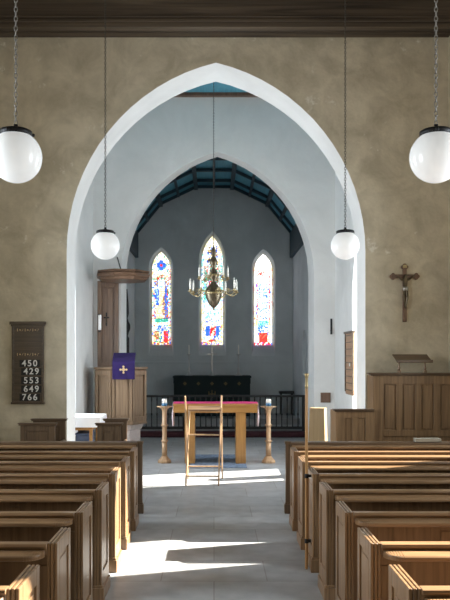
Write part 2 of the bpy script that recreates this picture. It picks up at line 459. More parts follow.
def paint_mid(x, v):
    if v < 0.03: return pick(Rd, Wt, Bl, Ye)
    e = border(x, v)
    if e and v < 0.84: return pick(e, Wt, Tq if v > .4 else Ye)
    if v < 0.24:
        if .09 < v < .18 and abs(x) < .6: return Bl if x < -.2 or x > .35 else pick(Rd, Rd, Fl, Wt)
        if v < .06 and abs(x) < .3: return pick(Rd, Br)
        return pick(Wt, Ye, Lb, Wt, Bl)
    if v < 0.42: return pick(Wt, Wt, Lb, Tq, Wt, (.8, .9, .8))
    if v < 0.58: return pick(Rd, Br, Dk, Gn, Wt, Pu) if abs(x) < .5 else pick(Tq, Wt, Gn)
    if v < 0.72: return pick(Rd, Wt, Tq, Fl, Dk, Gn)
    if v < 0.90: return pick(Wt, Bl, Ye, Dk, Br, Wt, Lb) if abs(x) < .45 else pick(Wt, Wt, Ye)
    return pick(Wt, Wt, Ye, (.9, .95, .85))
def paint_right(x, v):
    if v < 0.04: return pick(Rd, Rd, Bl, Wt)
    if v < 0.22:
        if abs(x) < .5 and v < .14: return Rd if rg.random() < .7 else Br
        if v > .12 and abs(x) < .6: return pick(Bl, Lb, Wt, Bl)
        return pick(Wt, Wt, Lb, Ye)
    if abs(x) > .74: return pick(Wt, Wt, Wt, Wt, Ye, Rd, Wt)
    if v < .27: return pick(Gn, Tq, Lb) if abs(x) < .55 else Ye
    if .25 < v < .78 and .5 < abs(x) < .68: return pick(Rd, Rd, Wt, (1, .6, .5))
    if .75 < v < .80 and abs(x) < .6: return pick(Rd, Wt, (1, .6, .5))
    if .5 < v < .66: return pick(Lb, Wt, Bl, (.8, .9, 1), Lb)
    if .28 < v < .5: return pick(Wt, Wt, (.85, .95, 1), Lb, Bl, (.6, .75, .8))
    if v > .8: return pick((1, 1, 1), (1, 1, 1), (1, 1, 1), (1, .97, .95))
    return pick((1, 1, 1), (1, 1, 1), (.9, .95, 1))
def lancet_glass(num, lan, paint, boost, nc):
    c, w, s, p, a = lan
    b = MB()                                                                   # stone surround
    fo = [(c - w, s)] + arch_pts(w, p, a, c, 12) + [(c + w, s)]
    fi = [(c - w + .025, s + .025)] + arch_pts(w - .025, p, a - .035, c, 12) + [(c + w - .025, s + .025)]
    n = len(fo)
    yf = YE + GY - 0.04
    for y in (yf, yf + 0.05):
        b.add([(x, y, z) for x, z in fo] + [(x, y, z) for x, z in fi], [(i, (i + 1) % n, n + (i + 1) % n, n + i) for i in range(n)])
    b.add([(x, yf, z) for x, z in fi] + [(x, yf + .05, z) for x, z in fi], [(i, (i + 1) % n, n + (i + 1) % n, n + i) for i in range(n)])
    root = struct(b.build('window_%d' % num, M['stone']))
    # mosaic
    nr = int((a - s) / 0.034)
    def hw(z):
        if z <= p: return w
        h = a - p; rad = (w * w + h * h) / (2 * w); cx = w - rad
        return max(0.004, cx + math.sqrt(max(0, rad * rad - (z - p) ** 2)))
    vs, fs, cs = [], [], []
    y = YE + GY - 0.012
    for i in range(nr + 1):
        z = s + (a - s) * i / nr
        for j in range(nc + 1):
            u = -1 + 2 * j / nc
            jx = rg.uniform(-.25, .25) * 2 / nc if 0 < j < nc else 0
            jz = rg.uniform(-.25, .25) * .034 if 0 < i < nr and 0 < j < nc else 0
            vs.append((c + (u + jx) * hw(z), y, z + jz))
    for i in range(nr):
        for j in range(nc):
            fs.append((i * (nc + 1) + j, i * (nc + 1) + j + 1, (i + 1) * (nc + 1) + j + 1, (i + 1) * (nc + 1) + j))
            z = s + (a - s) * (i + .5) / nr
            x = (-1 + 2 * (j + .5) / nc) * hw(z) / w
            k = rg.uniform(.75, 1.1) * boost
            cs.append(tuple(q * k for q in paint(x, (z - s) / (a - s))))
    me = bpy.data.meshes.new('pane'); me.from_pydata(vs, [], fs); me.update()
    at_ = me.color_attributes.new('glass_colour', 'FLOAT_COLOR', 'CORNER')
    for pl in me.polygons:
        for li in pl.loop_indices: at_.data[li].color = (*cs[pl.index], 1)
    me.materials.append(M['glass'])
    o = bpy.data.objects.new('pane', me); COL.objects.link(o); o.parent = root
    lb = MB()                                                                  # lead lines and saddle bars
    for j in range(1, nc):
        if j % 3 == 0: lb.tube([vs[i * (nc + 1) + j] for i in range(nr + 1)], 0.003, 4, Matrix.Translation((0, -.004, 0)))
    for k in range(1, 7):
        z = s + (a - s) * k / 7.0
        lb.box(c - hw(z), c + hw(z), y - .014, y - .004, z - .004, z + .004)
    lb.build('lead_bars', M['lead'], root)
lancet_glass(1, LAN[0], paint_left, 0.70, 18)
lancet_glass(2, LAN[1], paint_mid, 0.75, 20)
lancet_glass(3, LAN[2], paint_right, 0.9, 18)

# ------------------------------------------------------------------ pews
def frame_panel(b, x0, x1, z0, z1, y, t, st=0.07, depth=0.012, bot=None):
    """frame-and-panel leaf in the xz plane from y to y+t (front face towards -y)"""
    bot = bot or st
    b.box(x0, x0 + st, y, y + t, z0, z1).box(x1 - st, x1, y, y + t, z0, z1)
    b.box(x0 + st, x1 - st, y, y + t, z1 - st, z1).box(x0 + st, x1 - st, y, y + t, z0, z0 + bot)
    b.box(x0 + st, x1 - st, y + depth, y + t - min(depth, t * .3), z0 + bot, z1 - st)
    m = 0.03
    b.box(x0 + st + m, x1 - st - m, y + depth * .45, y + depth, z0 + bot + m, z1 - st - m)

PH = 0.865
def pew_end(s, depth):
    """end panel in the yz plane: three laminae with grooves, framed and panelled on the outer face.
       local x=0 outer face of the plinth; body runs in direction s"""
    b = MB()
    xo = 0.016 * s
    a1, a2, a3, a4 = xo, xo + s * .016, xo + s * .021, xo + s * .037
    st = 0.062
    d0, d1 = 0.0, depth
    # outer lamina: stiles and rails with sunk panel
    b.box(a1, a2, d0, d0 + st, .10, PH).box(a1, a2, d1 - st, d1, .10, PH)
    b.box(a1, a2, d0 + st, d1 - st, PH - .085, PH).box(a1, a2, d0 + st, d1 - st, .10, .22)
    b.box(a1 + s * .011, a2, d0 + st, d1 - st, .22, PH - .085)
    b.box(a1 + s * .006, a1 + s * .011, d0 + st + .03, d1 - st - .03, .25, PH - .115)
    b.box(a2, a3, d0 + .006, d1 - .006, .02, PH - .006)
    b.box(a3, a4, d0, d1, .02, PH)
    b.box(a4, a4 + s * .005, d0 + .006, d1 - .006, .02, PH - .006)
    b.box(a4 + s * .005, a4 + s * .02, d0, d1, .02, PH)
    return b, (xo + s * .057)
def pew_plinth(s, depth):
    b = MB()
    b.box(0, s * .088, -.014, .07, 0, .11).box(.008 * s, s * .08, -.007, .06, .11, .13)
    b.box(.004 * s, s * .07, .07, depth + .01, 0, .10)
    return b
def make_pew(side, L, name, front=False):
    """side -1: pew left of the aisle (runs to -x)"""
    s = side
    root = bpy.data.objects.new(name, None); COL.objects.link(root); root.empty_display_size = .1
    depth = 0.10 if front else 0.38
    e, xi = pew_end(s, depth)
    if front:
        e = MB()
        e.box(.016 * s, s * .073, 0, .085, .10, PH).box(.008 * s, s * .081, -.01, .095, PH - .03, PH + .004)
        xi = s * .073
    e.build('end_panel', M['dark_v' if front else 'oak_v'], root, .003)
    pew_plinth(s, depth if not front else .09).build('plinth', M['dark_v' if front else 'oak_v'], root, .004)
    # wall end
    e2 = MB(); e2.box(s * (L - .05), s * L, 0, depth, 0, PH); e2.build('end_panel', M['oak_v'], root, .003)
    # back
    bk = MB()
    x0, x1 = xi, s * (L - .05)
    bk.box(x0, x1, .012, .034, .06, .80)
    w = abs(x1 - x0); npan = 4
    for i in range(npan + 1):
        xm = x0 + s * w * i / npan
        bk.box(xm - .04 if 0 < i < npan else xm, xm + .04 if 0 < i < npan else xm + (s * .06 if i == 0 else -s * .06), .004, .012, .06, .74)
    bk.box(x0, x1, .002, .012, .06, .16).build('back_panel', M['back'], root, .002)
    cp = MB()
    if front: cp.prism([(-.03, PH - .045), (-.03, PH - .012), (.0, PH), (.085, PH), (.085, PH - .03), (.03, PH - .06), (0, PH - .06)], x0, x1, 'x')
    else: cp.prism([(-.022, PH - .016), (-.016, PH - .003), (-.008, PH), (.045, PH), (.05, PH - .01), (.05, PH - .03), (.012, PH - .07), (-.01, PH - .026)], x0, x1, 'x')
    cp.build('top_rail', M['dark_h' if front else 'oak_h'], root, .002)
    # book ledge on the west face, its aisle end scooped down to the panel
    lg = MB()
    zt = PH - .034
    lx0 = x0 + s * .01
    prof_ = [(-.012, zt), (-.105, zt - .010), (-.113, zt - .016), (-.113, zt - .032), (-.104, zt - .039), (-.012, zt - .039)]
    lg.prism(prof_, lx0 + s * .09, x1, 'x')
    k = 6
    for i in range(k):
        q0, q1 = i / k, (i + 1) / k
        f0, f1 = math.sqrt(max(0.02, 1 - (1 - q0) ** 2)), math.sqrt(1 - (1 - q1) ** 2)
        sc = lambda f: [(-.012 + (y + .012) * f, z) for y, z in prof_]
        lg.prism(sc(f0), lx0 + s * .09 * q0, lx0 + s * .09 * q1, 'x', None, sc(f1))
    lg.build('book_ledge', M['oak_h'], root, .002)
    if not front:
        st = MB(); st.box(x0, x1, .034, .36, .405, .435); st.box(x0, x1, .30, .32, .34, .405)
        for i in range(1, 4): st.box(x0 + s * w * i / 4 - .02, x0 + s * w * i / 4 + .02, .06, .30, 0, .405)
        st.build('seat', M['oak_h'], root, .004)
    return root

ROWS = [7.98, 7.21, 6.45, 5.67, 4.86, 4.06, 3.27]
ordn = ['first', 'second', 'third', 'fourth', 'fifth', 'sixth', 'seventh']
extra = {-1: ['behind the front desk', 'its end lit by sun', 'its end half sunlit', 'with shaded brown back',
              'dark behind its ledge', 'with bright panelled aisle end', 'nearest the camera'],
         1: ['behind the front desk', 'with sunlit book ledge', 'tall stave at its end', 'with shaded ledge',
             'with dim brown ledge', 'with pale scooped ledge end', 'nearest the camera, sunlit']}
for side in (-1, 1):
    sn = 'left' if side < 0 else 'right'
    L = NX - .88
    fr = make_pew(side, L, 'front_desk', True)
    tag(fr, 'long dark oak front desk before the first pew on the %s of the aisle' % sn, 'desk')
    fr.location = (side * .85, 8.86, 0)
    p0 = make_pew(side, L, 'pew')
    tag(p0, '', 'pew', 'oak pews %s of the aisle' % sn)
    for i, y in enumerate(ROWS):
        lab = 'oak pew, %s from the front, %s of aisle, %s' % (ordn[i], sn, extra[side][i])
        if i == 0: p0.location = (side * .85, y, 0); p0['label'] = lab
        else: dup(p0, (side * .85, y, 0), lab)

# churchwarden's stave on the right pew end
t = thing('warden_stave', (0.826, 6.56, 0.0), 'slim upright brown wooden stave fixed to a right pew end, pale tip', 'staff')
b = MB(); b.lathe([(.010, .0), (.0135, .01), (.0135, 1.60), (.012, 1.61)], n=12); b.build('pole', M['stave'], t)
MB().lathe([(.0135, 1.61), (.0145, 1.63), (.012, 1.66), (.012, 1.70), (.016, 1.71), (.02, 1.735), (.017, 1.745)], n=12).build('finial', M['brass'], t)
for z in (.83, .25): MB().lathe([(.014, z - .02), (.018, z - .018), (.018, z + .018), (.014, z + .02)], n=12).box(.012, .0385, -.012, .012, z - .012, z + .012).build('bracket', M['iron'], t)

# ------------------------------------------------------------------ clergy stalls left, stall screen right
def make_stall(x0, x1, y0, dy, h, label):
    t = thing('clergy_stall', ((x0 + x1) / 2, y0, 0), label, 'stall', 'small dark oak stalls left of the arch')
    w = (x1 - x0) / 2
    b = MB(); frame_panel(b, -w, w, 0.03, h - .035, 0, .035, .075); b.build('back_panel', M['dark_v'], t, .003)
    MB().box(-w - .02, w + .02, -.02, .055, h - .035, h - .015).box(-w - .03, w + .03, -.03, .065, h - .015, h).build('cap', M['dark_h'], t, .004)
    b = MB(); frame_panel(b, -w, w, 0.03, h - .035, dy, .035, .075); b.build('front_panel', M['dark_v'], t, .003)
    MB().box(-w - .02, w + .02, dy - .02, dy + .055, h - .035, h - .015).box(-w - .03, w + .03, dy - .03, dy + .065, h - .015, h).build('cap', M['dark_h'], t, .004)
    MB().box(w - .03, w, .035, dy, .0, h - .30).build('end_panel', M['dark_v'], t, .003)
    MB().box(-w, w - .03, .035, .38, .42, .45).build('seat', M['dark_h'], t, .003)
    MB().box(-w - .01, w + .01, -.012, 0.0, 0, .09).build('plinth', M['dark_h'], t, .003)
    MB().box(-w - .01, w + .01, dy + .035, dy + .05, 0, .09).build('plinth', M['dark_h'], t, .003)
    return t
make_stall(X(18, 9.98) + .03, X(57, 9.98) - .03, 9.98, .70, Z(423, 9.98), 'small dark oak stall below the numbered hymn board')
make_stall(X(95, 9.98) + .03, X(123, 9.98) - .03, 9.98, .70, Z(423, 9.98), 'small dark oak stall in front of the pulpit')

# tall panelled stall on the right with a lower desk
yT = 10.42
t = thing('stall_screen', (X(373, yT), yT, 0), 'tall oak panelled stall screen below the wooden crucifix', 'stall')
x1 = NX - .02 - X(373, yT)
zt = Z(373.5, yT)
b = MB()
b.box(0, x1, .03, .05, 0.0, zt - .03)
b.box(.15, x1, 0, .03, zt - .15, zt - .03).box(.15, x1, 0, .03, .76, .85).box(.15, x1, .018, .03, 0, .12)
b.box(0, .15, 0, .03, 0, zt - .03)
k = 0
while .15 + .18 + .267 * k < x1:
    xa = .15 + .18 + .267 * k
    b.box(xa, min(xa + .087, x1), 0, .03, .85, zt - .15)
    b.box(xa - .155, xa - .025, .018, .03, .875, zt - .175)
    k += 1
b.build('front_panel', M['panel_v'], t, .003)
MB().box(-.04, x1, -.03, .08, zt - .03, zt - .012).box(-.075, x1, -.05, .09, zt - .012, zt + .012).build('cap', M['dark_h'], t, .004)
MB().box(0, .05, .05, .42, 0, zt - .03).build('end_panel', M['panel_v'], t, .003)
MB().box(.05, x1, .05, .40, .42, .45).build('seat', M['dark_h'], t, .003)

yL = 10.30
xl0, xl1 = X(336, yL), X(373, yT) - .012
t = thing('reading_desk', (xl0, yL, 0), 'low oak panelled desk joined to the left of the tall stall screen', 'desk')
zl = Z(409.5, yL); w = xl1 - xl0
b = MB(); b.box(0, w, .025, .045, 0, zl - .03)
b.box(0, .12, 0, .025, 0, zl - .03).box(w - .12, w, 0, .025, 0, zl - .03).box(.12, w - .12, 0, .025, zl - .12, zl - .03).box(.12, w - .12, 0, .025, 0, .3)
b.box(w / 2 - .04, w / 2 + .04, 0, .025, .3, zl - .12)
b.build('front_panel', M['panel_v'], t, .003)
MB().box(-.02, w, -.02, .06, zl - .03, zl - .012).box(-.045, w, -.04, .08, zl - .012, zl + .008).build('cap', M['dark_h'], t, .004)
MB().box(0, .04, .045, .50, 0, zl - .03).build('end_panel', M['panel_v'], t, .003)

# little book stand on the tall screen
t = thing('book_stand', (X(412, 10.45), 10.45, zt + .012), 'small dark wooden book stand on top of the tall stall screen', 'book stand')
for s in (-1, 1):
    b = MB(); b.box(s * .165, s * .205, -.03, .03, 0, .035); b.lathe([(.014, .035), (.022, .06), (.012, .09), (.012, .13), (.02, .15), (.014, .17)], (s * .185, 0, 0), 10)
    b.build('leg', M['pul_v'], t)
b = MB(); b.prism([(-.16, .152), (-.15, .145), (.14, .245), (.13, .262)], -.25, .25, 'x'); b.prism([(-.175, .145), (-.16, .14), (-.15, .18), (-.165, .182)], -.25, .25, 'x')
b.build('sloping_board', M['dark_h'], t, .003)

# book lying on the right front desk
yb = 8.82
t = thing('prayer_book', (X(429, yb), 8.90, PH + .0005), 'pale closed book lying on the right front desk near the frame edge', 'book', None, R(4))
MB().box(-.155, .155, -.055, .055, 0, .005).box(-.155, .155, -.055, .055, .034, .039).box(-.155, .155, -.055, -.051, .0, .039).build('cover', M['paper'], t)
MB().box(-.15, .15, -.05, .05, .005, .034).build('pages', M['paper'], t)

# tapered pale oak pedestal beyond the right front desk
t = thing('pedestal', (X(318, 11.75), 11.75, 0), 'pale tapered oak pedestal beside the right jamb, one edge sunlit', 'pedestal', None, R(-20))
b = MB()
b.prism([(-.148, -.12), (.148, -.12), (.148, .12), (-.148, .12)], 0, Z(409, 11.75), 'z', None, [(-.118, -.09), (.118, -.09), (.118, .09), (-.118, .09)])
b.build('body', M['pale_v'], t, .004)
zz = Z(409, 11.75)
MB().box(-.122, .122, -.094, .094, zz, zz + .02).build('top', M['pale_v'], t, .004)

# ------------------------------------------------------------------ globe pendant lamps
def chain(z0, z1, mat_name, parent, r=.011, wire=.003):
    b = MB(); z = z0; i = 0; st = r * 2.9
    while z < z1:
        b.torus((0, 0, z), r, wire, Matrix.Rotation((i % 2) * PI / 2, 4, 'Z'), 1.75, 8, 4); z += st; i += 1
    return b.build('chain', M[mat_name], parent)
GR = 0.175
def make_globe(loc, label, ch='chain'):
    t = thing('pendant_lamp', loc, label, 'lamp', 'white glass globe lamps on chains')
    b = MB(); n = 24
    pr = [(max(.001, GR * math.sin(PI * i / n)), -GR * math.cos(PI * i / n)) for i in range(n + 1) if GR * -math.cos(PI * i / n) < GR * .93]
    b.lathe(pr, n=36).build('globe', M['opal'], t)
    b = MB(); b.lathe([(.10, GR * .80), (.108, GR * .80), (.108, GR * .98), (.095, GR * 1.02), (.03, GR * 1.06), (.014, GR * 1.16), (.014, GR * 1.24), (.001, GR * 1.25)], n=28)
    for k in range(3):
        a = 2 * PI * k / 3 + .3; b.lathe([(.01, -.01), (.013, 0), (.01, .01)], (.112 * math.cos(a), .112 * math.sin(a), GR * .88), 8)
    b.build('gallery', M['iron'], t)
    chain(GR * 1.3, NTOP - .05 - loc[2], ch, t)
    MB().lathe([(.06, NTOP - loc[2] - .035), (.05, NTOP - loc[2] - .01), (.06, NTOP - loc[2] - .0005)], n=16).build('ceiling_rose', M['iron'], t)
    return t
DN, DF = GR * 2 * F / 52, GR * 2 * F / 28.9
zg = Z(245.3, DF)
g = make_globe((X(15.8, DN), DN, zg), 'large white globe lamp near the camera, cut by the left frame edge', 'chain_l')
dup(g, (X(436, DN), DN, zg), 'large white globe lamp near the camera, at the right frame edge')
g = make_globe((X(105.3, DF), DF, zg), 'smaller far white globe lamp hanging in front of the left arch jamb')
dup(g, (X(345.2, DF), DF, zg), 'smaller far white globe lamp hanging in front of the right arch jamb')

# ------------------------------------------------------------------ hymn boards and crucifix
def text_mesh(s, size, depth):
    cu = bpy.data.curves.new('digits', 'FONT'); cu.body = s; cu.size = size; cu.extrude = depth
    cu.align_x = 'CENTER'; cu.align_y = 'CENTER'; cu.offset = size * .018; cu.space_character = 1.28
    o = bpy.data.objects.new('digits_curve', cu); COL.objects.link(o)
    dg = bpy.context.evaluated_depsgraph_get()
    me = bpy.data.meshes.new_from_object(o.evaluated_get(dg))
    bpy.data.objects.remove(o); bpy.data.curves.remove(cu)
    me.transform(Matrix.Rotation(PI / 2, 4, 'X'))
    return me
yw = YA - .0005
bx0, bx1 = X(12.5, yw), X(44, yw)
zt_, zb_ = Z(323, yw), Z(402, yw)
t = thing('hymn_board', ((bx0 + bx1) / 2, yw, zb_), 'dark wooden hymn board on the left wall showing five white hymn numbers', 'hymn board')
w = (bx1 - bx0) / 2; h = zt_ - zb_
b = MB(); b.box(-w, w, -.03, 0, 0, h); b.box(-w, -w + .03, -.045, -.03, 0, h).box(w - .03, w, -.045, -.03, 0, h)
b.build('board', M['board'], t, .003)
b = MB(); b.box(-w - .03, w + .03, -.065, 0, h - .025, h + .02).box(-w - .012, w + .012, -.05, 0, h - .05, h - .025); b.box(-w - .012, w + .012, -.05, 0, -.03, 0)
b.build('cap', M['board'], t, .004)
rowz = [Z(y, yw) - zb_ for y in (363.5, 371.5, 380.5, 389, 397.3)]
sl = MB()
for z in [rowz[0] + .062 + .118 * k for k in range(0, 4)] + [r - .062 for r in rowz]: sl.box(-w + .03, w - .03, -.04, -.03, z - .006, z + .006)
sl.build('slat_rails', M['board'], t)
gl = MB()
for zz_ in (h - .105, rowz[0] + .135):
    for k in range(9):
        xx = (k - 4) * .038
        if k % 3 == 0: gl.box(xx - .004, xx + .004, -.034, -.03, zz_ - .02, zz_ + .02)
        elif k % 3 == 1: gl.lathe([(.010, -.003), (.012, 0)], (xx, 0, 0), 8, True, Matrix.Translation((0, -.032, zz_)) @ Matrix.Rotation(PI / 2, 4, 'X') @ Matrix.Translation((0, 0, 0)))
        else: gl.bar((xx - .01, -.032, zz_ - .018), (xx + .01, -.032, zz_ + .018), .006, .004)
gl.build('gilt_pattern', M['goldcross'], t)
for z, s in zip(rowz, ('450', '429', '553', '649', '766')):
    dx = {'450': .03, '429': .055, '553': .055, '649': .055, '766': .03}[s]
    c = MB().box(-.15 + dx, .15 + dx, -.037, -.031, z - .052, z + .052).build('number_card', M['black'], t)
    me = text_mesh(s, .128, .0015); me.materials.append(M['paint'])
    o = bpy.data.objects.new('digits', me); COL.objects.link(o); o.parent = c; o.location = (dx, -.040, z)

# pale slatted board on the right crossing wall, seen edge-on
t = thing('hymn_board', (CX - .0005, 13.15, Z(392, 13.15)), 'pale brown slatted hymn board on the white right wall inside the arch', 'hymn board')
h = Z(333.5, 13.15) - Z(392, 13.15)
MB().box(-.03, 0, -.38, .38, 0, h).build('board', M['board_l'], t, .003)
sl = MB()
for k in range(9): sl.box(-.042, -.03, -.36, .36, .03 + k * h / 8.6, .045 + k * h / 8.6)
sl.box(-.045, -.03, -.38, -.35, 0, h).box(-.045, -.03, .35, .38, 0, h).build('slat_rails', M['board'], t)
MB().box(-.06, 0, -.41, .41, h, h + .04).build('cap', M['board'], t, .004)
MB().prism([(-.38, 0), (.38, 0), (.36, -.05), (-.36, -.05)], -.03, 0, 'x').build('apron', M['board_l'], t, .003)
MB().box(-.037, -.031, -.09, -.02, h * .44, h * .5).build('number_card', M['paint'], t)

# crucifix
zc = Z(322, yw)
t = thing('crucifix', (X(404.3, yw), YA + .002, zc), 'dark wooden crucifix with a small figure on the right wall', 'crucifix')
hc = Z(266, yw) - zc; za = Z(276.5, yw) - zc
b = MB(); b.box(-.028, .028, -.035, 0, 0, hc - .03); b.box(-.172, .172, -.035, 0, za - .028, za + .028)
for (x, z) in ((0, hc), (-.172, za), (.172, za)):
    for k in range(3):
        a = {0: PI / 2, 1: 0, 2: PI}[k]
        dxx, dzz = (.028 * math.cos(a), .028 * math.sin(a)) if x == 0 else (.024 * math.sin(a) * (1 if x > 0 else -1), .026 * math.cos(a))
        b.lathe([(.001, -.017), (.026, -.017), (.026, .017), (.001, .017)], (0, 0, 0), 12, False, Matrix.Translation((x + dxx, -.0175, z - .02 * (x == 0) + dzz)) @ Matrix.Rotation(PI / 2, 4, 'X'))
b.build('cross', M['cross'], t, .003)
MB().box(-.03, .03, -.045, -.035, hc - .03, hc + .01).build('title_plate', M['brass'], t)
me = bpy.data.meshes.new('figure')
P = [(0, -.06, .47), (0, -.062, .55), (0, -.062, .61), (0, -.07, .655), (0.006, -.078, .685),
     (-.05, -.06, .60), (-.095, -.052, .64), (-.14, -.045, .675), (.05, -.06, .60), (.095, -.052, .64), (.14, -.045, .675),
     (-.022, -.065, .44), (-.02, -.085, .33), (-.006, -.055, .215), (.022, -.065, .44), (.024, -.085, .33), (.006, -.06, .215),
     (-.004, -.075, .18), (.006, -.08, .18)]
E = [(0, 1), (1, 2), (2, 3), (3, 4), (2, 5), (5, 6), (6, 7), (2, 8), (8, 9), (9, 10), (0, 11), (11, 12), (12, 13), (13, 17), (0, 14), (14, 15), (15, 16), (16, 18)]
off = (za - .66)
me.from_pydata([(x, y, z + off) for x, y, z in P], E, []); me.update()
fig = bpy.data.objects.new('figure', me); COL.objects.link(fig); fig.parent = t
sk = fig.modifiers.new('skin', 'SKIN'); fig.modifiers.new('sub', 'SUBSURF').levels = 1
fig.modifiers['sub'].render_levels = 1
rr = [.03, .034, .036, .018, .03, .018, .014, .011, .018, .014, .011, .024, .019, .012, .024, .019, .012, .01, .01]
for sv, r_ in zip(me.skin_vertices[0].data, rr): sv.radius = (r_, r_ * .85)
me.skin_vertices[0].data[0].use_root = True
me.materials.append(M['bronze'])
lc = MB(); lc.lathe([(.037, .44), (.045, .47), (.04, .50)], (0, -.062, off), 12); lc.build('loincloth', M['silver'], fig)

# ------------------------------------------------------------------ folding lectern, nave altar, candle stands
D0 = 10.75
t = thing('folding_lectern', (X(203.5, 11.05), 11.05, 0), 'tall folding wooden lectern frame standing in the aisle before the altar table', 'lectern')
def lx(px, D): return X(px, D) - X(203.5, 11.05)
yn, yf = D0 - 11.05, 11.38 - 11.05
ztop = 1.30
# frame A: feet near, top far; frame B: feet far, top near
la0, la1 = (lx(185.8, 10.75), yn, 0), (lx(189.5, 11.1), .12, 1.14)
ra0, ra1 = (lx(218.6, 10.75), yn, 0), (lx(221.5, 11.15), .12, 1.30)
lb0, lb1 = (lx(188.2, 11.38), yf, 0), (lx(185.2, 11.0), -.10, 1.30)
rb0, rb1 = (lx(222.3, 11.38), yf, 0), (lx(221.3, 11.0), -.10, 1.14)
for a_, c_ in ((la0, la1), (ra0, ra1), (lb0, lb1), (rb0, rb1)):
    MB().bar(a_, c_, .022, .034).build('leg', M['turned'], t, .003)
def mixp(a, c, z): q = z / c[2]; return tuple(a[i] + (c[i] - a[i]) * q for i in range(3))
for z, (p, q) in ((.135, ((la0, la1), (ra0, ra1))), (.20, ((lb0, lb1), (rb0, rb1))), (.72, ((la0, la1), (ra0, ra1))), (1.07, ((la0, la1), (ra0, ra1)))):
    MB().bar(mixp(*p, z), mixp(*q, z), .026, .02).build('rail', M['turned'], t, .002)
MB().prism([(-.10, 1.10), (-.095, 1.09), (.115, 1.135), (.11, 1.145)], lx(188, 11), lx(221, 11), 'x').build('book_rest', M['dark_h'], t, .002)

YT0, YT1 = 12.85, 13.45
t = thing('nave_altar', (X(215.5, YT0), YT0, .0122), 'honey oak altar table with panel legs in the centre of the crossing', 'altar table')
hw_ = 42.5 * YT0 / F; zt = Z(404, YT0) - .012
MB().box(-hw_, hw_, -.0, YT1 - YT0, zt - .035, zt).build('tabletop', M['honey_h'], t, .004)
MB().box(-hw_ + .01, hw_ - .01, .01, YT1 - YT0 - .01, zt - .155, zt - .035).build('apron', M['honey_h'], t, .003)
for px in (189.7, 241):
    x = X(px, YT0) - X(215.5, YT0)
    MB().box(x - .088, x + .088, .04, YT1 - YT0 - .04, 0, zt - .155).build('leg', M['honey_v'], t, .004)
cl = MB()
cl.box(-hw_ - .006, hw_ + .006, .10, .50, zt + .001, zt + .012)
rn = tag(cl.build('table_runner', M['magenta'], None, 0, (X(215.5, YT0), YT0, .0122)), 'magenta cloth runner lying along the altar table', 'cloth')
for s in (-1, 1):
    f_ = MB().box(s * (hw_ + .003), s * (hw_ + .012), .10, .50, zt - .10, zt + .012)
    f_.build('end_fall', M['fringe'], rn)
    g2 = MB()
    for k in range(14): g2.tube([(s * (hw_ + .008), .11 + k * .029, zt - .10), (s * (hw_ + .012 + .006 * (k % 2)), .112 + k * .029, zt - .25), (s * (hw_ + .008), .11 + k * .029, zt - .40)], .012, 5)
    g2.build('fringe', M['fringe'], rn)

def stand(px, label):
    D = 13.1; zt = Z(406, D)
    t = thing('candle_stand', (X(px, D), D, 0), label, 'candle stand', 'turned wooden candle stands flanking the altar table')
    MB().lathe([(.125, 0), (.125, .035), (.118, .05), (.10, .06), (.065, .10), (.058, .12)], n=8, smooth=False, rot=PI / 8).build('base', M['turned'], t, .004)
    sh = [(.048, .12), (.048, .36)]
    for z in (.38, .66): sh += [(.042, z - .02), (.05, z - .012), (.068, z), (.068, z + .014), (.05, z + .026), (.042, z + .034), (.041, z + .24)]
    sh += [(.041, zt - .10), (.05, zt - .085), (.045, zt - .07), (.07, zt - .045), (.09, zt - .025)]
    MB().lathe(sh, n=20).build('column', M['turned'], t)
    MB().lathe([(.10, zt - .025), (.135, zt - .018), (.138, zt), (.12, zt), (.11, zt - .006)], n=24).build('drip_plate', M['turned'], t)
    return t, (X(px, D), D, zt)
t1, p1 = stand(164.5, 'turned wooden candle stand left of the altar table')
t2, p2 = stand(268.5, 'turned wooden candle stand right of the altar table')
for p, s in ((p1, 'left'), (p2, 'right')):
    c = thing('altar_candle', p, 'short white candle in a blue cup on the %s wooden stand' % s, 'candle')
    MB().lathe([(.03, -.004), (.05, .002), (.053, .05), (.048, .05)], n=16).build('cup', M['blueglass'], c)
    MB().lathe([(.044, .045), (.045, .12), (.042, .125), (.004, .122)], n=16).lathe([(.002, .12), (.002, .14)], n=6).build('wax', M['wax'], c)

rug = MB().box(X(190, 12.5), X(247, 12.5), 12.45, 14.1, 0.0, .012)
tag(rug.build('rug', M['rug'], None, .004), 'flat blue rug on the stone floor beneath the altar table', 'rug')

